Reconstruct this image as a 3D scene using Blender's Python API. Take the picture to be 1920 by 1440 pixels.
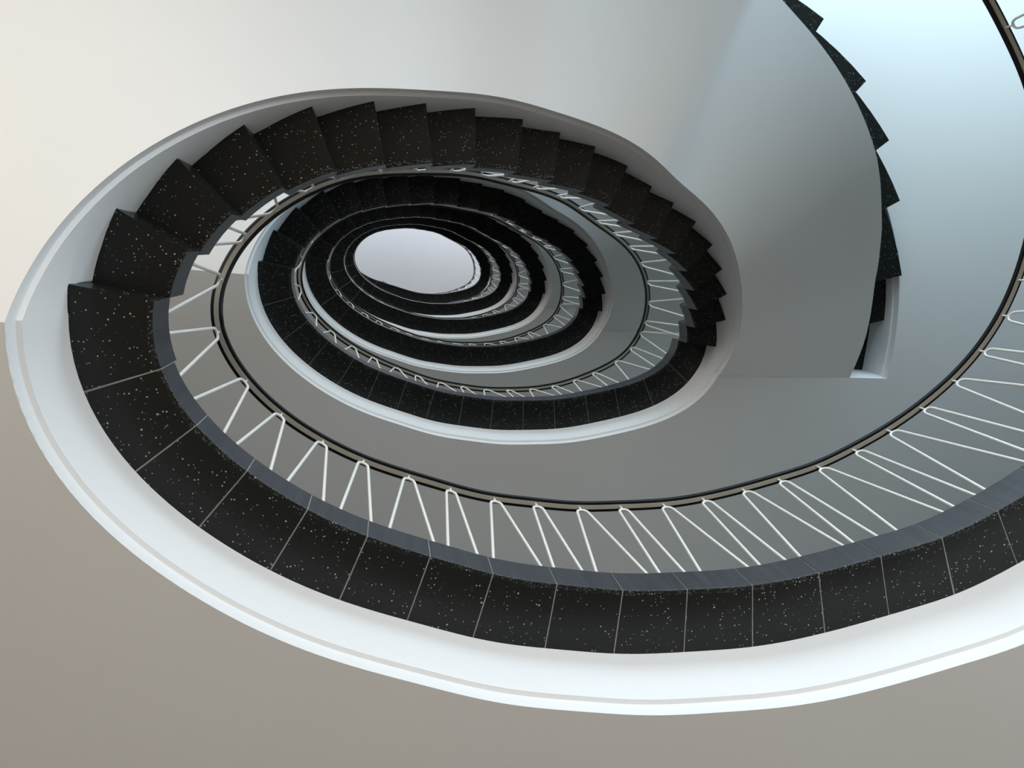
import bpy, bmesh, math, random
from mathutils import Matrix, Vector

for _o in list(bpy.data.objects):
    bpy.data.objects.remove(_o, do_unlink=True)
SC = bpy.context.scene
COL = SC.collection
PI = math.pi
random.seed(7)

# ------------------------------------------------------------------ measures
U = 3.4                       # metres per plan unit
F_PX = 1535.566               # focal length in pixels (1920 wide)
ZEN = (729.073, 459.908)      # pixel of the zenith
CAM_Z = 1.966                 # camera above the ground floor
Z0 = 0.74717                  # underside of the nearest landing paving above the camera (units)
TB = 0.04471                  # thickness of the landing paving
RAIL = 0.25422                # underside of the hand rail above Z0
TF = 0.09342                  # ceiling below Z0
W1 = 0.06807                  # overhang of the treads beyond the plaster edge
RIM = W1 + 0.01082
CX, CY = 0.21527, 0.12143     # centre of the well seen from the camera
SOFFIT_OUT = 0.405
STEP_OUT = 0.497
OPEN_OUT = 0.469

# ------------------------------------------------------------------ camera
n = Vector(((ZEN[0] - 960) / F_PX, (ZEN[1] - 720) / F_PX, 1.0)).normalized()
ex = (Vector((1, 0, 0)) - n.x * n).normalized()
ey = n.cross(ex)
right = Vector((ex.x, ey.x, n.x)); down = Vector((ex.y, ey.y, n.y)); fwd = Vector((ex.z, ey.z, n.z))
cd = bpy.data.cameras.new('camera')
cd.sensor_fit = 'HORIZONTAL'; cd.sensor_width = 36.0
cd.lens = F_PX / 1920 * 36.0
cd.clip_start = 0.02; cd.clip_end = 200
cam = bpy.data.objects.new('camera', cd); COL.objects.link(cam)
M = Matrix.Identity(4)
for i in range(3):
    M[i][0] = right[i]; M[i][1] = -down[i]; M[i][2] = -fwd[i]
M[0][3], M[1][3], M[2][3] = 0, 0, CAM_Z
cam.matrix_world = M
SC.camera = cam

# ------------------------------------------------------------------ light and exposure
SC.view_settings.view_transform = 'Standard'
SC.view_settings.look = 'None'
SC.view_settings.gamma = 1
SC.view_settings.exposure = 0.0
SC.view_settings.use_curve_mapping = False

world = bpy.data.worlds.new('world'); SC.world = world; world.use_nodes = True
wn = world.node_tree; wn.nodes.clear()
bg = wn.nodes.new('ShaderNodeBackground'); wo = wn.nodes.new('ShaderNodeOutputWorld')
bg.inputs[0].default_value = (0.72, 0.86, 1.0, 1); bg.inputs[1].default_value = 1.0
wn.links.new(bg.outputs[0], wo.inputs[0])

WX0, WX1, WY0, WY1 = -4.6, 6.4, -2.95, 5.2       # the room
LEV = [0, 1.03474, 2.03474, 3.08884, 4.14293, 5.19703]
def lv(l):
    return -1.37 if l < 0 else LEV[l]
def zabs(zu):
    return CAM_Z + U * zu

def area_light(name, loc, size, rot, power, color):
    l = bpy.data.lights.new(name, 'AREA'); l.shape = 'RECTANGLE'
    l.size, l.size_y = size; l.energy = power; l.color = color
    o = bpy.data.objects.new(name, l); o.location = loc; o.rotation_euler = rot; COL.objects.link(o)
    return o
ROOF = zabs(Z0 + lv(5) + 0.95)
def storey_z(k):      # bottom and top of storey k (k = -1 is the ground floor)
    b = 0.0 if k < 0 else zabs(Z0 + TB + lv(k))
    t = ROOF if k == 5 else zabs(Z0 - TF + lv(k + 1))
    return b, t
WEST_COL, EAST_COL, TOP_COL = (1.0, 0.94, 0.84), (0.64, 0.86, 1.0), (0.80, 0.87, 1.0)
LW = {-1: (104, 205), 0: (95, 185), 1: (85, 125), 2: (100, 130), 3: (110, 140), 4: (120, 150), 5: (220, 310)}
for k in range(-1, 6):
    b, t = storey_z(k)
    zc = (b + t) / 2 + 0.3; h = (t - b) - 1.2
    pw, pe = LW[k]
    area_light('daylight_window_west', (-1.9, WY0 + 0.12, zc), (5.0, h), (PI / 2, 0, 0), pw, (1.0, .90, .75) if k < 0 else (WEST_COL if k < 5 else TOP_COL))
    area_light('daylight_window_east', (3.7, WY0 + 0.12, zc), (5.0, h), (PI / 2, 0, 0), pe, (.85, .93, 1.0) if k < 0 else (EAST_COL if k < 5 else TOP_COL))

# ------------------------------------------------------------------ materials
def new_mat(name):
    m = bpy.data.materials.new(name); m.use_nodes = True
    nt = m.node_tree; b = nt.nodes['Principled BSDF']
    return m, nt, b
def nd(nt, kind, **kw):
    x = nt.nodes.new(kind)
    for k, v in kw.items(): setattr(x, k, v)
    return x
def plaster(name, col, var=0.04, rough=0.75, bump=0.05, scale=1.2):
    m, nt, b = new_mat(name)
    tc = nd(nt, 'ShaderNodeTexCoord')
    no = nd(nt, 'ShaderNodeTexNoise'); no.inputs['Scale'].default_value = scale; no.inputs['Detail'].default_value = 6
    nt.links.new(tc.outputs['Object'], no.inputs['Vector'])
    mx = nd(nt, 'ShaderNodeMix', data_type='RGBA')
    mx.inputs[6].default_value = tuple(c * (1 - var) for c in col) + (1,)
    mx.inputs[7].default_value = tuple(min(1, c * (1 + var)) for c in col) + (1,)
    nt.links.new(no.outputs['Fac'], mx.inputs[0]); nt.links.new(mx.outputs[2], b.inputs['Base Color'])
    n2 = nd(nt, 'ShaderNodeTexNoise'); n2.inputs['Scale'].default_value = 60; n2.inputs['Detail'].default_value = 4
    nt.links.new(tc.outputs['Object'], n2.inputs['Vector'])
    bp = nd(nt, 'ShaderNodeBump'); bp.inputs['Strength'].default_value = bump; bp.inputs['Distance'].default_value = 0.004
    nt.links.new(n2.outputs['Fac'], bp.inputs['Height']); nt.links.new(bp.outputs['Normal'], b.inputs['Normal'])
    b.inputs['Roughness'].default_value = rough
    b.inputs['Specular IOR Level'].default_value = 0.25
    return m
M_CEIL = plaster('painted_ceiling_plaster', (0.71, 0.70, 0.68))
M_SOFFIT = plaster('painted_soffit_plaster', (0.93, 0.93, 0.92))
M_FASCIA = plaster('white_edge_plaster', (0.80, 0.80, 0.80), var=0.015)
M_WALL = plaster('wall_plaster', (0.36, 0.34, 0.32))
M_FLOOR = plaster('floor_stone', (0.42, 0.34, 0.26), var=0.1, rough=0.5)
M_FLOORD = plaster('storey_floor_stone', (0.15, 0.145, 0.14), var=0.1, rough=0.5)

def terrazzo():
    m, nt, b = new_mat('dark_terrazzo')
    tc = nd(nt, 'ShaderNodeTexCoord'); uv = nd(nt, 'ShaderNodeUVMap')
    # base mottling
    no = nd(nt, 'ShaderNodeTexNoise'); no.inputs['Scale'].default_value = 3.0; no.inputs['Detail'].default_value = 8
    nt.links.new(tc.outputs['Object'], no.inputs['Vector'])
    base = nd(nt, 'ShaderNodeMix', data_type='RGBA')
    base.inputs[6].default_value = (0.003, 0.0045, 0.004, 1); base.inputs[7].default_value = (0.009, 0.010, 0.0085, 1)
    nt.links.new(no.outputs['Fac'], base.inputs[0])
    def chips(scale, size, keep, seed):
        mp = nd(nt, 'ShaderNodeMapping'); mp.inputs['Location'].default_value = (seed, seed * .7, -seed)
        nt.links.new(tc.outputs['Object'], mp.inputs['Vector'])
        v = nd(nt, 'ShaderNodeTexVoronoi'); v.inputs['Scale'].default_value = scale
        nt.links.new(mp.outputs['Vector'], v.inputs['Vector'])
        s = nd(nt, 'ShaderNodeSeparateColor'); nt.links.new(v.outputs['Color'], s.inputs[0])
        lim = nd(nt, 'ShaderNodeMath', operation='MULTIPLY'); lim.inputs[1].default_value = size
        nt.links.new(s.outputs[1], lim.inputs[0])
        a = nd(nt, 'ShaderNodeMath', operation='LESS_THAN'); nt.links.new(v.outputs['Distance'], a.inputs[0]); nt.links.new(lim.outputs[0], a.inputs[1])
        c = nd(nt, 'ShaderNodeMath', operation='GREATER_THAN'); nt.links.new(s.outputs[0], c.inputs[0]); c.inputs[1].default_value = keep
        d = nd(nt, 'ShaderNodeMath', operation='MULTIPLY'); nt.links.new(a.outputs[0], d.inputs[0]); nt.links.new(c.outputs[0], d.inputs[1])
        return d
    c1 = chips(88, 0.24, 0.30, 3.1); c2 = chips(42, 0.15, 0.80, 8.3)
    add = nd(nt, 'ShaderNodeMath', operation='MAXIMUM'); nt.links.new(c1.outputs[0], add.inputs[0]); nt.links.new(c2.outputs[0], add.inputs[1])
    m1 = nd(nt, 'ShaderNodeMix', data_type='RGBA'); m1.inputs[7].default_value = (0.36, 0.36, 0.33, 1)
    nt.links.new(add.outputs[0], m1.inputs[0]); nt.links.new(base.outputs[2], m1.inputs[6])
    # knobbly row of exposed aggregate just inside the inner arris (v = metres from the inner face)
    sp = nd(nt, 'ShaderNodeSeparateXYZ'); nt.links.new(uv.outputs['UV'], sp.inputs[0])
    wob = nd(nt, 'ShaderNodeTexNoise'); wob.inputs['Scale'].default_value = 9.0
    nt.links.new(tc.outputs['Object'], wob.inputs['Vector'])
    wa = nd(nt, 'ShaderNodeMath', operation='MULTIPLY'); nt.links.new(wob.outputs['Fac'], wa.inputs[0]); wa.inputs[1].default_value = 0.034
    ed = nd(nt, 'ShaderNodeMath', operation='LESS_THAN'); nt.links.new(sp.outputs[1], ed.inputs[0]); nt.links.new(wa.outputs[0], ed.inputs[1])
    ge = nd(nt, 'ShaderNodeMath', operation='GREATER_THAN'); nt.links.new(sp.outputs[1], ge.inputs[0]); ge.inputs[1].default_value = 0.001
    em = nd(nt, 'ShaderNodeMath', operation='MULTIPLY'); nt.links.new(ed.outputs[0], em.inputs[0]); nt.links.new(ge.outputs[0], em.inputs[1])
    v3 = nd(nt, 'ShaderNodeTexVoronoi'); v3.inputs['Scale'].default_value = 95
    nt.links.new(tc.outputs['Object'], v3.inputs['Vector'])
    e3 = nd(nt, 'ShaderNodeMath', operation='LESS_THAN'); nt.links.new(v3.outputs['Distance'], e3.inputs[0]); e3.inputs[1].default_value = 0.28
    em2 = nd(nt, 'ShaderNodeMath', operation='MULTIPLY'); nt.links.new(em.outputs[0], em2.inputs[0]); nt.links.new(e3.outputs[0], em2.inputs[1])
    m2 = nd(nt, 'ShaderNodeMix', data_type='RGBA'); m2.inputs[7].default_value = (0.07, 0.07, 0.065, 1)
    nt.links.new(em2.outputs[0], m2.inputs[0]); nt.links.new(m1.outputs[2], m2.inputs[6])
    # the inner face gets a paler colour, with faint vertical streaks
    fi = nd(nt, 'ShaderNodeMath', operation='LESS_THAN'); nt.links.new(sp.outputs[1], fi.inputs[0]); fi.inputs[1].default_value = 0.0009
    st = nd(nt, 'ShaderNodeTexNoise'); st.inputs['Scale'].default_value = 1.0; st.inputs['Detail'].default_value = 6
    ms = nd(nt, 'ShaderNodeMapping'); ms.inputs['Scale'].default_value = (45, 45, 3)
    nt.links.new(tc.outputs['Object'], ms.inputs['Vector']); nt.links.new(ms.outputs['Vector'], st.inputs['Vector'])
    fc = nd(nt, 'ShaderNodeMix', data_type='RGBA'); fc.inputs[6].default_value = (0.024, 0.026, 0.031, 1); fc.inputs[7].default_value = (0.070, 0.072, 0.082, 1)
    nt.links.new(st.outputs['Fac'], fc.inputs[0])
    m4 = nd(nt, 'ShaderNodeMix', data_type='RGBA')
    nt.links.new(fi.outputs[0], m4.inputs[0]); nt.links.new(m2.outputs[2], m4.inputs[6]); nt.links.new(fc.outputs[2], m4.inputs[7])
    nt.links.new(m4.outputs[2], b.inputs['Base Color'])
    bp = nd(nt, 'ShaderNodeBump'); bp.inputs['Strength'].default_value = 0.8; bp.inputs['Distance'].default_value = 0.004
    hh = nd(nt, 'ShaderNodeMath', operation='MULTIPLY'); nt.links.new(em.outputs[0], hh.inputs[0]); nt.links.new(v3.outputs['Distance'], hh.inputs[1])
    nt.links.new(hh.outputs[0], bp.inputs['Height']); nt.links.new(bp.outputs['Normal'], b.inputs['Normal'])
    b.inputs['Roughness'].default_value = 0.34
    b.inputs['Specular IOR Level'].default_value = 0.32
    return m
M_TERR = terrazzo()
def flat(name, col, rough=0.5, metal=0.0, var=0.06):
    m = plaster(name, col, var=var, rough=rough, bump=0.02, scale=8)
    m.node_tree.nodes['Principled BSDF'].inputs['Metallic'].default_value = metal
    m.node_tree.nodes['Principled BSDF'].inputs['Specular IOR Level'].default_value = 0.5
    return m
M_MORTAR = plaster('pale_mortar', (0.30, 0.29, 0.27), var=0.5, scale=30)
M_BLACK = flat('black_handrail', (0.006, 0.006, 0.007), rough=0.45)
M_BLACK.node_tree.nodes['Principled BSDF'].inputs['Specular IOR Level'].default_value = 0.25
M_BAR = flat('beige_painted_steel', (0.40, 0.375, 0.31), rough=0.5)
M_ROD = flat('white_painted_rod', (0.80, 0.80, 0.77), rough=0.4)
M_FRAME = flat('window_frame_metal', (0.5, 0.5, 0.5), rough=0.4)
mg, ntg, bgl = new_mat('window_glass')
bgl.inputs['Transmission Weight'].default_value = 1.0; bgl.inputs['Roughness'].default_value = 0.0; bgl.inputs['IOR'].default_value = 1.45
M_GLASS = mg

# ------------------------------------------------------------------ plan of the well
EA, EB, EROT = 0.42944, 0.21459, 0.18196
HARM = [0.00632, 0.01229, 0.00526, 0.00503, 0.00208, 0.00743, 0.00065, 0.00022, -0.00238, 0.00115,
        -0.00504, -0.00168, -0.00456, 0.00107, -0.00259, 0.00054, -0.00335, -0.00126]
def plan_r(ph):
    t = ph - EROT
    r = 1 / math.sqrt((math.cos(t) / EA) ** 2 + (math.sin(t) / EB) ** 2)
    m = 1.0
    for i in range(9):
        m += HARM[2 * i] * math.cos((i + 3) * ph) + HARM[2 * i + 1] * math.sin((i + 3) * ph)
    return r * m
NP = 1440
PTS = []
for i in range(NP):
    ph = 2 * PI * i / NP; r = plan_r(ph); PTS.append((r * math.cos(ph), r * math.sin(ph)))
ARC = [0.0]
for i in range(NP):
    a, b = PTS[i], PTS[(i + 1) % NP]; ARC.append(ARC[-1] + math.hypot(b[0] - a[0], b[1] - a[1]))
LEN = ARC[-1]
import bisect
def _on(s):
    s = s % LEN
    i = min(max(bisect.bisect_right(ARC, s) - 1, 0), NP - 1); t = (s - ARC[i]) / (ARC[i + 1] - ARC[i]); j = (i + 1) % NP
    return (PTS[i][0] * (1 - t) + PTS[j][0] * t, PTS[i][1] * (1 - t) + PTS[j][1] * t)
GRID = [_on(LEN * i / NP) for i in range(NP)]      # evenly spaced, then faired
def ease(P, h):
    m = 2 * h + 1; out = []
    w = [1 - abs(d) / (h + 1) for d in range(-h, h + 1)]; W = sum(w)
    for i in range(NP):
        out.append((sum(P[(i + d) % NP][0] * w[d + h] for d in range(-h, h + 1)) / W, sum(P[(i + d) % NP][1] * w[d + h] for d in range(-h, h + 1)) / W))
    return out
_a = ease(GRID, 36); _b = ease(_a, 36)
GRID = [(2 * p[0] - q[0], 2 * p[1] - q[1]) for p, q in zip(_a, _b)]
NRM = []
for i in range(NP):
    a, b = GRID[i - 1], GRID[(i + 1) % NP]
    dx, dy = b[0] - a[0], b[1] - a[1]; l = math.hypot(dx, dy); NRM.append((dy / l, -dx / l))
NRM = ease(NRM, 14)
NRM = [(p[0] / math.hypot(*p), p[1] / math.hypot(*p)) for p in NRM]
def interp(tab, x):
    if x <= tab[0][0]: return tab[0][1]
    for (x0, y0), (x1, y1) in zip(tab[:-1], tab[1:]):
        if x <= x1: return y0 + (y1 - y0) * (x - x0) / (x1 - x0)
    return tab[-1][1]
FLARE = False                  # 0-level landing opens wider on its right hand; the topmost one tapers
def flare(s):
    s = s % LEN
    if FLARE == 5: return interp([(.45, .004), (.61, -.001), (.69, -.008), (.77, -.007), (.86, .0), (.924, .016), (1.0, .036), (1.1, .075)], s)
    return 0
SJ = .330                      # where the wide edge leaves the oval
RAILPTS = [(.353, .174), (.404, .151), (.452, .126), (.499, .095), (.545, .057), (.582, .015), (.611, -.034), (.629, -.085), (.640, -.141), (.644, -.198),
           (.639, -.255), (.624, -.308), (.598, -.356), (.553, -.420), (.505, -.478), (.460, -.540), (.425, -.610), (.405, -.690), (.400, -.780), (.400, -.860)]
_pre = [_on(x) for x in (.55, .50, .45, .40, .37, .34)]
_pp = _pre + [None] * len(RAILPTS)
for _i, _p in enumerate(RAILPTS):
    a = RAILPTS[max(_i - 1, 0)]; b = RAILPTS[min(_i + 1, len(RAILPTS) - 1)]
    dx, dy = b[0] - a[0], b[1] - a[1]; l = math.hypot(dx, dy)
    _pp[len(_pre) + _i] = (_p[0] - dy / l * .009, _p[1] + dx / l * .009)
def _chain(P, step):
    D = [0]
    for a, b in zip(P[:-1], P[1:]): D.append(D[-1] + math.hypot(b[0] - a[0], b[1] - a[1]))
    out = []; d = 0; i = 0
    while d <= D[-1]:
        while i < len(D) - 2 and D[i + 1] < d: i += 1
        t = (d - D[i]) / (D[i + 1] - D[i]); out.append((P[i][0] + (P[i + 1][0] - P[i][0]) * t, P[i][1] + (P[i + 1][1] - P[i][1]) * t)); d += step
    return out
PSTEP = .004
_c = _chain(_pp, PSTEP)
for _n in range(2):
    _c = [(sum(_c[min(max(i + d, 0), len(_c) - 1)][0] for d in range(-6, 7)) / 13, sum(_c[min(max(i + d, 0), len(_c) - 1)][1] for d in range(-6, 7)) / 13) for i in range(len(_c))]
_j = _on(SJ)
_k = min(range(len(_c)), key=lambda i: math.hypot(_c[i][0] - _j[0], _c[i][1] - _j[1]))
WIDE = _c[_k - 20:]            # index 20 is arc position SJ
S0 = SJ - PSTEP * (len(WIDE) - 24)
def wide(s, off):
    f = (SJ - s) / PSTEP + 20; i = min(max(int(f), 1), len(WIDE) - 3); t = f - i
    p, q = WIDE[i], WIDE[i + 1]
    x, y = p[0] + (q[0] - p[0]) * t, p[1] + (q[1] - p[1]) * t
    a, b = WIDE[i - 1], WIDE[min(i + 2, len(WIDE) - 1)]; dx, dy = b[0] - a[0], b[1] - a[1]; l = math.hypot(dx, dy)
    return (U * (CX + x - off * dy / l), U * (CY + y + off * dx / l))
def at(s, off):                # plan point (metres) at arc position s, off units outside the inner edge
    if FLARE == 1 and s < SJ + .06:
        w = wide(s, off)
        if s < SJ: return w
        t = (s - SJ) / .06; v = oval(s, off)
        return (w[0] + (v[0] - w[0]) * t, w[1] + (v[1] - w[1]) * t)
    return oval(s, off)
def oval(s, off):
    s = s % LEN
    if FLARE == 5: off += flare(s)
    f = s / LEN * NP; i = int(f) % NP; t = f - int(f); j = (i + 1) % NP
    x = GRID[i][0] * (1 - t) + GRID[j][0] * t; y = GRID[i][1] * (1 - t) + GRID[j][1] * t
    nx = NRM[i][0] * (1 - t) + NRM[j][0] * t; ny = NRM[i][1] * (1 - t) + NRM[j][1] * t
    return (U * (CX + x + off * nx), U * (CY + y + off * ny))
SA, SB = 1.1200, 0.1290 + LEN          # where the sloping plaster starts and ends
RISERS = [1.1356, 1.1815, 1.2290, 1.2810, 1.3369, 1.3950, 1.4536, 1.5139, 1.5765, 1.6385, 1.6989, 1.7580, 1.8218,
          1.8850, 1.9436, 1.9990, 2.0520, 2.1033, 2.1485, 2.1880]
LAND_A, LAND_B = RISERS[-1] - LEN, RISERS[0]
def slope_g(s):
    g = (s - 1.1079) / (SB - 1.1079)
    return min(max(g, 0), 1)
RIMG = [(SA, 0.0), (1.164, 0.06), (1.208, 0.1118), (1.252, 0.1584), (1.296, 0.2037), (1.34, 0.2479), (1.384, 0.289), (1.428, 0.3258), (1.472, 0.3586), (1.516, 0.3879),
        (1.56, 0.4149), (1.604, 0.4415), (1.648, 0.47), (1.692, 0.501), (1.736, 0.5333), (1.78, 0.5663), (1.8239, 0.6014), (1.8679, 0.6402), (1.9119, 0.6826), (1.9559, 0.7275),
        (1.9999, 0.7737), (2.0439, 0.8204), (2.0879, 0.8669), (2.1319, 0.9129), (2.1759, 0.9576), (SB, 1.0)]
def rim_g(s):
    if s <= SA: return 0
    if s >= SB: return 1
    e = min(.03, s - SA, SB - s)
    return sum(interp(RIMG, s + d * e) for d in (-1, -.67, -.33, 0, .33, .67, 1)) / 7
def frange(a, b, n):
    return [a + (b - a) * i / n for i in range(n + 1)]

# ------------------------------------------------------------------ mesh helpers
def tag(o, label=None, cat=None, group=None, kind=None):
    if label: o['label'] = label
    if cat: o['category'] = cat
    if group: o['group'] = group
    if kind: o['kind'] = kind
    return o
def empty(name, loc):
    o = bpy.data.objects.new(name, None); o.location = loc; COL.objects.link(o); o.empty_display_size = .2
    return o
def make(name, verts, faces, mat, parent=None, uvs=None, smooth=35, loc=None):
    base = Vector(parent.location) if parent else Vector(loc or (0, 0, 0))
    me = bpy.data.meshes.new(name or 'mesh')
    bm = bmesh.new()
    vs = [bm.verts.new((v[0] - base.x, v[1] - base.y, v[2] - base.z)) for v in verts]
    for f in faces: bm.faces.new([vs[i] for i in f])
    bm.verts.index_update()
    if uvs:
        ul = bm.loops.layers.uv.new('UVMap')
        for f in bm.faces:
            for l in f.loops: l[ul].uv = uvs[l.vert.index]
    bmesh.ops.recalc_face_normals(bm, faces=bm.faces[:])
    if smooth:
        lim = math.radians(smooth)
        for f in bm.faces: f.smooth = True
        for e in bm.edges:
            if len(e.link_faces) == 2 and e.calc_face_angle(0) > lim: e.smooth = False
    bm.to_mesh(me); bm.free()
    me.materials.append(mat)
    o = bpy.data.objects.new(name, me)
    if parent: o.parent = parent
    else: o.location = base
    COL.objects.link(o)
    return o
def loft(sections, close=False):
    """sections: loops of equal length; returns verts, faces of the closed tube (capped unless close)"""
    m = len(sections[0]); V = [v for s in sections for v in s]; Fc = []
    ns = len(sections)
    for i in range(ns if close else ns - 1):
        a = i * m; b = ((i + 1) % ns) * m
        for j in range(m):
            k = (j + 1) % m
            Fc.append((a + j, b + j, b + k, a + k))
    if not close:
        Fc.append(tuple(range(m))); Fc.append(tuple((ns - 1) * m + j for j in reversed(range(m))))
    return V, Fc
def fix_normals(o):
    return o
def swept(name, mat, parent, ss, prof, uv=None, smooth=35, close=False):
    """prof(s) -> list of (off, z in metres)"""
    secs = []; uvs = []
    for s in ss:
        row = []
        for q in prof(s):
            off, z = q[0], q[1]
            x, y = at(s + (q[2] if len(q) > 2 else 0), off)
            if len(q) > 3: x += q[3]; y += q[4]
            row.append((x, y, z)); uvs.append((s * U, off * U))
        secs.append(row)
    V, Fc = loft(secs, close)
    return fix_normals(make(name, V, Fc, mat, parent, uvs if uv else None, smooth))
def box(name, x0, x1, y0, y1, z0, z1, mat, parent=None):
    V = [(x, y, z) for z in (z0, z1) for y in (y0, y1) for x in (x0, x1)]
    Fc = [(0, 2, 3, 1), (4, 5, 7, 6), (0, 1, 5, 4), (2, 6, 7, 3), (0, 4, 6, 2), (1, 3, 7, 5)]
    return make(name, V, Fc, mat, parent, smooth=0, loc=(0, 0, 0))
def tube(name, pts, rad, mat, parent, seg=10):
    secs = []
    for i, p in enumerate(pts):
        p = Vector(p)
        d = (Vector(pts[min(i + 1, len(pts) - 1)]) - Vector(pts[max(i - 1, 0)])).normalized()
        if i == 0: ref = Vector((0, 0, 1)) if abs(d.z) < .9 else Vector((1, 0, 0)); u = d.cross(ref).normalized()
        else: u = (u - d * u.dot(d)).normalized()
        w = d.cross(u)
        secs.append([tuple(p + rad * (math.cos(2 * PI * j / seg) * u + math.sin(2 * PI * j / seg) * w)) for j in range(seg)])
    V, Fc = loft(secs)
    return V, Fc
CH = 0.003
def slab_prof(o0, o1, z0, z1, ch=CH):
    c = ch / U
    return [(o0, z0 + ch), (o0 + c, z0), (o1 - c, z0), (o1, z0 + ch), (o1, z1 - ch), (o1 - c, z1), (o0 + c, z1), (o0, z1 - ch)]

ORD = ['nearest and lowest', 'second', 'third', 'fourth', 'fifth', 'sixth and topmost']
KZ = [lv(k) for k in range(6)]

# ------------------------------------------------------------------ landings
JOINTS = [0.155, 0.2224, 0.2928, 0.3626, 0.4350, 0.5045, 0.5720, 0.6400, 0.7050, 0.7690, 0.8320, 0.8930, 0.9580, 1.0180, 1.0760]
def landing(k):
    global FLARE
    FLARE = 5 if k == 5 else (1 if k == 0 else False)
    zu = Z0 + lv(k)
    c = at(0.6, 0.2); root = empty('stair_landing', (c[0], c[1], zabs(zu - TF)))
    tag(root, {
        0: 'widest curved landing of dark terrazzo slabs with white plaster edge, nearest overhead',
        1: 'second curved landing up, dark slabs over grey inner face, ringed by the nearest rail',
        2: 'third curved landing up, dark band between the second and third rails',
        3: 'fourth landing up, thin dark curved band with bright white crescent edge below it',
        4: 'fifth landing up, narrow dark crescent just outside the last rail line',
        5: 'topmost small dark landing crescent bordering the pale opening at its lower left'}[k],
        'landing', 'curved landings of the oval stair')
    js = [LAND_A] + JOINTS + [LAND_B]
    if k == 0: js = [S0] + [.155 - .0672 * i for i in range(15, 0, -1) if .155 - .0672 * i > S0 + .03] + JOINTS + [LAND_B]
    gap = 0.0006 if k == 0 else 0.0003
    for a, b in zip(js[:-1], js[1:]):
        ss = frange(a + (gap if a != js[0] else 0), b - (gap if b != LAND_B else 0), 6 if k < 3 else 4)
        tb = TB + .009 if b == LAND_B else TB      # the slab under the first tread closes its joint
        swept('paving_slab', M_TERR, root, ss, lambda s: slab_prof(0, 0.16, zabs(zu), zabs(zu + tb)), uv=True)
    if k < 2:
        for j in js[1:-1]:
            swept('mortar_joint', M_MORTAR, root, [j - gap, j + gap],
                  lambda s: [(0.0006, zabs(zu) + .001), (0.158, zabs(zu) + .001), (0.158, zabs(zu + TB) - .001), (0.0006, zabs(zu + TB) - .001)], smooth=0)
    swept('edge_band', M_FASCIA, root, frange(S0, SA, 240) if k == 0 else frange(SB - LEN, SA, 150 if k < 3 else 90),
          lambda s: [(RIM, zabs(zu - TF)), (RIM - .0006, zabs(zu - TF + .017)), (RIM - .0048, zabs(zu - TF + .0180)), (W1, zabs(zu) - .0005), (RIM, zabs(zu) - .0005)], smooth=25)
    return root

# ------------------------------------------------------------------ flights
FL_LABEL = {
    0: 'lowest stair flight beside the camera, mostly above the photo\'s top edge',
    1: 'large flight of dark sawtooth treads with wide bright plaster soffit across the top',
    2: 'second flight up, dark stepped treads arching over the well inside the nearest rail',
    3: 'third flight up, narrow dark arch of treads above the pale opening',
    4: 'fourth flight up, thin dark stepped arch close around the pale opening',
    5: 'topmost flight, hairline dark arch touching the pale opening along its upper edge'}
def open_out(s): return interp([(2.03, .510), (2.07, .503), (2.103, .498), (2.135, .492), (2.155, .484), (2.17, .476), (2.19, OPEN_OUT)], s)
SE = LEN + .1010
def end_line(t):              # straight line where the plaster of an arriving flight meets the ceiling
    p, q = at(SB, RIM), at(SE, OPEN_OUT)
    return (p[0] + (q[0] - p[0]) * t, p[1] + (q[1] - p[1]) * t)
def soffit_out(s):
    return interp([(1.85, .418), (1.99, .418), (2.08, .421), (2.13, .416), (2.16, .404), (2.2, .375), (SB, .352)], s)
def skew(s, off):             # the plaster ends on a line that is not quite square to the well
    k = min(max((s - 2.05) / (SB - 2.05), 0), 1)
    return -k * .028 * (off - RIM) / (.352 - RIM)
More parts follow.
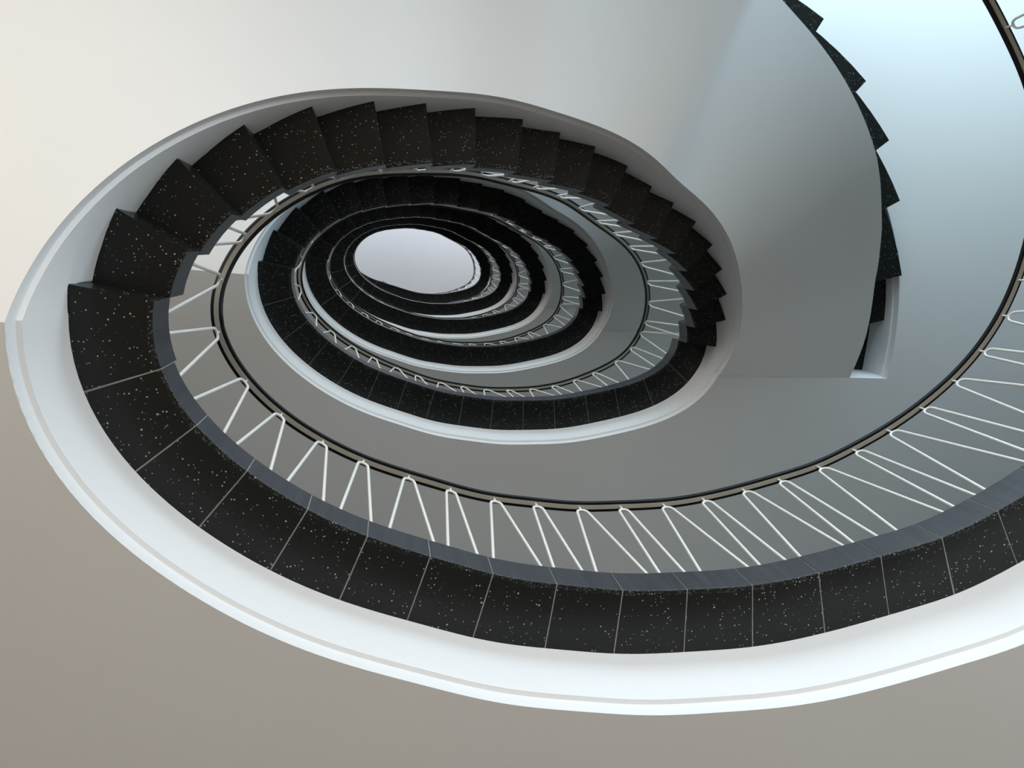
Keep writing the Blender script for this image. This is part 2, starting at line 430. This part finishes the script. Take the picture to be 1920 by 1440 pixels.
def flight(k):
    global FLARE
    FLARE = False
    a, b = lv(k - 1), lv(k); H = b - a
    nr = 27 if k == 0 else 20
    r = H / nr
    RS = RISERS if k else [RISERS[0] + (RISERS[-1] - RISERS[0]) * i / (nr - 1) for i in range(nr)]
    c = at(1.65, 0.2); root = empty('stair_flight', (c[0], c[1], zabs(Z0 + a)))
    tag(root, FL_LABEL[k], 'stair flight', 'curved stair flights of the oval stair')
    for i in range(nr - 1):
        s0, s1 = RS[i] - (.004 if i else .0), RS[i + 1]
        zu = Z0 + a + (i + 1) * r
        so = STEP_OUT if i < nr - 4 else {nr - 4: .493, nr - 3: .487, nr - 2: .481}[i]
        def sp(s):
            q = slab_prof(0, so, zabs(zu), zabs(zu + r * 0.999))
            if i < nr - 2 or k == 0: return q
            d = -.019 * (s - s0) / (s1 - s0)        # the last riser runs askew
            return q[:2] + [(.165, q[1][1]), (so, q[1][1], d), (so, q[5][1], d), (.165, q[5][1])] + q[6:]
        swept('step', M_TERR, root, frange(s0, s1 + .0004, 4), sp, uv=True)
    zt_ = zabs(Z0 + b)
    if k: swept('landing_slab', M_TERR, root, frange(RS[-1] + .001, SB - .006, 3),
          lambda s: [(.165, zt_), (.474, zt_, -.019), (.474, zt_ + U * TB, -.019), (.165, zt_ + U * TB)], uv=True)
    def under(s):               # underside of the tread above s
        i = bisect.bisect_right(RS, s)
        return Z0 + a + min(i, nr) * r
    def rimz(s): return Z0 - TF + a + H * rim_g(s)
    def top(s):
        i = bisect.bisect_right(RS, s)
        if i == 0: return Z0 + a - .001
        if i >= nr: return Z0 + b - .001
        return under(s) + .6 * r
    ss = []
    kn = [SA] + RS + [SB]
    for p, q in zip(kn[:-1], kn[1:]):
        ss += frange(p + .0008, q - .0012, 6)
    ss[0] = SA; ss[-1] = SB
    tl = .772
    ex_, ey_ = end_line(tl); px_, py_ = at(SB + skew(SB, .352), .352)
    ddx, ddy = ex_ - px_, ey_ - py_
    def pf(s):
        z0_, z1_ = zabs(rimz(s)), zabs(top(s)); o = soffit_out(s); d = skew(s, o)
        w = min(max((s - (SB - .05)) / .05, 0), 1)
        return [(RIM, z0_), (o, z0_, d, ddx * w, ddy * w), (o, z1_, d, ddx * w, ddy * w), (RIM, z1_)]
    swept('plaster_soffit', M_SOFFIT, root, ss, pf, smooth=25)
    def pe(s):
        z = rimz(s); t = top(s); o1 = RIM - .0048
        zm = min(z + TF, t - .0004); om = o1 + (W1 - o1) * max(zm - z - .0185, 0) / (TF - .0185)
        return [(RIM, zabs(z)), (RIM - .0006, zabs(z + .017)), (o1, zabs(z + .0180)), (om, zabs(zm)), (om, zabs(t)), (RIM, zabs(t))]
    swept('edge_band', M_FASCIA, root, ss, pe, smooth=25)
    return root

# ------------------------------------------------------------------ balustrades
AP_LAND = [0.110, 0.162, 0.2150, 0.2803, 0.3320, 0.3890, 0.4440, 0.5025, 0.5580, 0.6165, 0.6713, 0.7300, 0.7850, 0.8445, 0.8995, 0.9590, 1.0160, 1.0820]
WD_LAND = [0.052, 0.026, 0.057, 0.029, 0.0517, 0.030, 0.055, 0.0284, 0.0568, 0.0318, 0.053, 0.0328, 0.049, 0.034, 0.0416, 0.0422, 0.0437, 0.0418]
AP_FL = [1.143, 1.196, 1.243, 1.292, 1.344, 1.398, 1.452, 1.506, 1.560, 1.613, 1.665, 1.719, 1.774, 1.829, 1.884, 1.940, 1.996, 2.050, 2.107, 2.164]
def smooth_tab(tab, x):
    w = .03
    return sum(interp(tab, x + d * w) for d in (-1, -.5, 0, .5, 1)) / 5
def rail_off(k, s):
    """how far the hand rail stands outside the inner edge; s runs from SA (foot of flight k) to SA + LEN"""
    if k == 0: tab = [(-1, -.009), (.2, -.009), (.30, -.006), (.56, -.004), (.79, -.0015), (.96, .001), (1.06, -.001), (1.11, -.001)]
    else:
        st = -.001 if k == 1 else .011
        tab = [(SA, st), (1.188, max(.004, st)), (1.30, .011), (1.344, .014), (1.6, .012), (1.83, .015), (1.944, .009), (2.0, .005),
               (2.05, .0), (2.103, -.0105), (2.161, -.0215), (2.239, -.0125), (2.304, -.003), (2.367, .006), (2.44, .017), (2.574, .021), (2.708, .020), (2.84, .0165), (2.95, .011), (SA + LEN - .1, .011), (SA + LEN, .011)]
    return smooth_tab(tab, s) + (interp([(LEN + .5, 0), (LEN + .6, -.004), (LEN + .86, 0), (LEN + .97, .026)], s) if k == 5 else 0)
BAL_LABEL = {
    0: 'black handrail on white bent rods around the nearest ring, widest of all',
    1: 'black handrail on white bent rods around the second ring up the well',
    2: 'handrail on small white bent rods around the third ring up the well',
    3: 'handrail on tiny white bent rods around the fourth ring up the well',
    4: 'thin handrail with tiny rods around the fifth ring, just outside the last one',
    5: 'innermost thin handrail tracing the right edge of the pale opening'}
def balustrade(k):
    global FLARE
    FLARE = 1 if k == 0 else False
    a, b = lv(k - 1), lv(k); H = b - a
    nr = 27 if k == 0 else 20
    r = H / nr
    RS = RISERS if k else [RISERS[0] + (RISERS[-1] - RISERS[0]) * i / (nr - 1) for i in range(nr)]
    def rz0(s):
        z = zabs(Z0 + a + RAIL + H * slope_g(s))
        return z
    def rz(s):          # underside of the steel bar, its bends eased
        if k == 0: return zabs(Z0 + RAIL)
        return sum(rz0(s + d) for d in (-.03, -.02, -.01, 0, .01, .02, .03)) / 7
    def ground(s):      # top of the paving or tread
        if k == 0 or s >= RS[-1]: return zabs(Z0 + b + TB)
        i = bisect.bisect_right(RS, s)
        return zabs(Z0 + a + TB) if i == 0 else zabs(Z0 + a + (i + 1) * r)
    last = SA - .031 if k == 0 else SA - .031 + LEN if k < 5 else LEN + .86
    c = at(0.6, 0.0); root = empty('balustrade', (c[0], c[1], zabs(Z0 + b + TB)))
    tag(root, BAL_LABEL[k], 'balustrade', 'balustrades around the oval well')
    ns = 260 if k < 3 else 180
    ss = frange(SA - .031 if k else S0, last, ns)
    hw, hh = 0.0235 / U, 0.021
    def cap(s):
        o = rail_off(k, s); z = rz(s) + .004
        return [(o - hw, z + .004), (o - hw + .003 / U, z), (o - .0105 / U, z), (o - .0105 / U, z + .003), (o + .0105 / U, z + .003), (o + .0105 / U, z), (o + hw - .003 / U, z), (o + hw, z + .004),
                (o + hw, z + hh - .007), (o + hw * .6, z + hh - .002), (o, z + hh), (o - hw * .6, z + hh - .002), (o - hw, z + hh - .007)]
    swept('handrail', M_BLACK, root, ss, cap, smooth=50)
    swept('rail_bar', M_BAR, root, ss, lambda s: [(rail_off(k, s) - .0092 / U, rz(s)), (rail_off(k, s) + .0092 / U, rz(s)), (rail_off(k, s) + .0092 / U, rz(s) + .0065), (rail_off(k, s) - .0092 / U, rz(s) + .0065)], smooth=40)
    aps = [(s, (.030 if i % 2 else .048)) for i, s in enumerate(AP_FL)] + [(s + LEN, w) for s, w in zip(AP_LAND, WD_LAND)]
    if k == 0:
        aps = [(x, (.028, .058)[i % 2]) for i, x in enumerate([.166, .111, .055, -.004, -.060, -.118, -.171] + [-.229 - .058 * i for i in range(12)])] + [(.222, .058)] + [q for q in zip(AP_LAND, WD_LAND) if q[0] > .25]
        aps = [q for q in aps if q[0] > S0 + .03]
    aps = [q for q in aps if q[0] < (SA + LEN if k < 5 else last)]
    seg = 10 if k < 2 else (8 if k < 3 else 6)
    for s, w in aps:
        f1, f2 = s - w / 2, s + w / 2
        if k == 0 and s < .25: f1 -= .008; f2 -= .008
        if any(abs(f1 - q) < .004 for q in RS): f1 += .006
        if any(abs(f2 - q) < .004 for q in RS): f2 -= .006
        x, y = at(s, rail_off(k, s)); top = Vector((x, y, rz(s) - .036))
        legs = []
        for f in (f1, f2):
            fx, fy = at(f, .0045 + (.035 * max(0, (f - LEN - .85) / .1) if k == 5 and f > LEN + .85 else 0)); legs.append(Vector((fx, fy, ground(f) - .004)))
        q = []
        tx, ty = at(s - .006, rail_off(k, s)); ta = Vector((tx, ty, top.z + .006))
        tx, ty = at(s + .006, rail_off(k, s)); tb_ = Vector((tx, ty, top.z + .006))
        nseg = 6 if k < 2 else 3
        la = ta + (legs[0] - ta).normalized() * .04; lb = tb_ + (legs[1] - tb_).normalized() * .04
        q.append(legs[0]); q.append(la)
        for i in range(1, nseg):
            t = i / nseg
            q.append(la * (1 - t) ** 3 + ta * 3 * t * (1 - t) ** 2 + tb_ * 3 * t * t * (1 - t) + lb * t ** 3)
        q.append(lb); q.append(legs[1])
        V, Fc = tube('', q, .0061, M_ROD, root, seg)
        top_pt = la * .125 + ta * .375 + tb_ * .375 + lb * .125
        V2, F2 = tube('', [tuple(top_pt), (top_pt.x, top_pt.y, rz(s) + .002)], .0045, M_ROD, root, seg)
        nv = len(V); V += V2; Fc += [tuple(i + nv for i in f) for f in F2]
        fix_normals(make('baluster_rod', V, Fc, M_ROD, root, smooth=50))
    return root

for k in range(6):
    landing(k)
for k in range(1, 6):
    flight(k)
for k in range(6):
    balustrade(k)

# ------------------------------------------------------------------ storey slabs with the stair opening
def opening_loop0():
    global FLARE
    FLARE = 1
    pts = [(at(s, RIM), 0, None) for s in frange(S0, SA, 220)]
    FLARE = False
    m = 8
    for i in range(1, m): pts.append((at(SA, RIM + (open_out(SA) - RIM) * i / m), 1, at(SA + .2, .25)))
    for s in frange(SA, 1.66, 70): pts.append((at(s, open_out(s)), 1, at(s, .2)))
    return pts
def opening_loop():
    """plan points, each with a flag (1 = outer side or end of the opening) and a point on the stair side"""
    pts = [(at(s, RIM), 0, None) for s in frange(SB - LEN, SA, 140)]
    m = 8
    for i in range(1, m): pts.append((at(SA, RIM + (open_out(SA) - RIM) * i / m), 1, at(SA + .2, .25)))
    for s in frange(SA, SE, 140): pts.append((at(s, open_out(s)), 1, at(s, .2)))
    for i in range(1, m): pts.append((end_line(1 - i / m), 1, at(SB - .2, .25)))
    return pts
LOOP = opening_loop(); LOOP0 = opening_loop0()
def storey_slab(k):
    global FLARE
    FLARE = False
    zb, zt = zabs(Z0 + lv(k) - TF), zabs(Z0 + lv(k)) - .001
    loop = LOOP if k else LOOP0
    inner = [q[0] for q in loop]
    N = len(inner)
    rect = []
    for (xa, ya), (xb, yb) in (((WX0, WY0), (WX1, WY0)), ((WX1, WY0), (WX1, WY1)), ((WX1, WY1), (WX0, WY1)), ((WX0, WY1), (WX0, WY0))):
        for i in range(6): rect.append((xa + (xb - xa) * i / 6, ya + (yb - ya) * i / 6))
    bm = bmesh.new()
    vs = [bm.verts.new((x, y, 0)) for x, y in rect + inner]
    for lo, hi in ((0, len(rect)), (len(rect), len(vs))):
        for i in range(lo, hi): bm.edges.new((vs[i], vs[i + 1 if i + 1 < hi else lo]))
    bm.verts.index_update()
    bmesh.ops.triangle_fill(bm, edges=bm.edges[:], use_beauty=True, use_dissolve=False)
    tri = [[v.index for v in f.verts] for f in bm.faces]
    tri = [t if (Vector((*(rect + inner)[t[1]], 0)) - Vector((*(rect + inner)[t[0]], 0))).cross(Vector((*(rect + inner)[t[2]], 0)) - Vector((*(rect + inner)[t[0]], 0))).z < 0 else t[::-1] for t in tri]
    bm.free()
    allp = rect + inner; A = len(allp); R = len(rect)
    V = [(x, y, zb) for x, y in allp] + [(x, y, zt) for x, y in allp]
    Fc = [tuple(t) for t in tri] + [tuple(A + i for i in reversed(t)) for t in tri]
    for i in range(R):
        j = (i + 1) % R; Fc.append((i, j, A + j, A + i))
    for i in range(N):
        j = (i + 1) % N; Fc.append((R + i, R + j, A + R + j, A + R + i))
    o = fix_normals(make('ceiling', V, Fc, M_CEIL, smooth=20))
    o.data.materials.append(M_FLOORD)
    for p in o.data.polygons:
        if p.normal.z > .5: p.material_index = 1
    tag(o, kind='structure', label=['flat grey brown plaster ceiling around the nearest landing', 'plaster ceiling around the second landing, bright at upper right', 'plaster ceiling around the third landing',
        'plaster ceiling around the fourth landing', 'plaster ceiling around the fifth landing', 'plaster ceiling around the topmost landing'][k])
    # drip edge along the outer side and the ends of the stair opening
    lp = [q for q in loop if q[1]]
    P = [q[0] for q in lp]
    secs = []
    for i, (x, y) in enumerate(P):
        a, b = P[max(i - 1, 0)], P[min(i + 1, len(P) - 1)]
        tx, ty = b[0] - a[0], b[1] - a[1]; l = math.hypot(tx, ty); nx, ny = ty / l, -tx / l
        ref = lp[i][2]
        if (ref[0] - x) * nx + (ref[1] - y) * ny < 0: nx, ny = -nx, -ny
        row = []
        for d, z in ((0, zb + .0005), (.003, zb + .058), (.016, zb + .063), (.026, zt), (-.0, zt)):
            row.append((x + nx * d, y + ny * d, z))
        secs.append(row)
    V, Fc = loft(secs)
    tag(fix_normals(make('trim_%d' % (k + 1), V, Fc, M_FASCIA, smooth=30)), kind='structure')
for k in range(6):
    storey_slab(k)

# ------------------------------------------------------------------ room shell
floor = box('floor', WX0, WX1, WY0, WY1, -.2, 0, M_FLOOR); tag(floor, kind='structure')
T = 0.25
tag(box('wall_west', WX0 - T, WX0, WY0 - T, WY1 + T, -.2, ROOF + .3, M_WALL), kind='structure')
tag(box('wall_east', WX1, WX1 + T, WY0 - T, WY1 + T, -.2, ROOF + .3, M_WALL), kind='structure')
tag(box('wall_south', WX0, WX1, WY1, WY1 + T, -.2, ROOF + .3, M_WALL), kind='structure')
tag(box('ceiling', WX0, WX1, WY0, WY1, ROOF, ROOF + .3, M_CEIL), kind='structure', label='pale ceiling seen through the oval at the top of the well')
# north wall: spandrels between window bands
prev = -.2
wi = 0
for k in range(-1, 6):
    b, t = storey_z(k); zc = (b + t) / 2 + .3; h = (t - b) - 1.2
    z0_, z1_ = zc - h / 2 - .05, zc + h / 2 + .05
    tag(box('wall_north', WX0, WX1, WY0 - T, WY0, prev, z0_, M_WALL), kind='structure')
    prev = z1_
    wi += 1
    V = []; Fc = []
    def addb(x0, x1, z0b, z1b):
        i = len(V); V.extend([(x, y, z) for z in (z0b, z1b) for y in (WY0 - .14, WY0 - .08) for x in (x0, x1)])
        Fc.extend([tuple(q + i for q in f) for f in ((0, 2, 3, 1), (4, 5, 7, 6), (0, 1, 5, 4), (2, 6, 7, 3), (0, 4, 6, 2), (1, 3, 7, 5))])
    addb(WX0, WX1, z0_, z0_ + .05); addb(WX0, WX1, z1_ - .05, z1_)
    nx = 8
    for i in range(nx + 1):
        x = WX0 + (WX1 - WX0 - .06) * i / nx; addb(x, x + .06, z0_ + .05, z1_ - .05)
    w = make('window_%d' % wi, V, Fc, M_FRAME, smooth=0, loc=(0, 0, 0)); tag(w, kind='structure')
    g = box('pane', WX0 + .06, WX1 - .06, WY0 - .115, WY0 - .105, z0_ + .05, z1_ - .05, M_GLASS); g.parent = w
tag(box('wall_north', WX0, WX1, WY0 - T, WY0, prev, ROOF + .3, M_WALL), kind='structure')
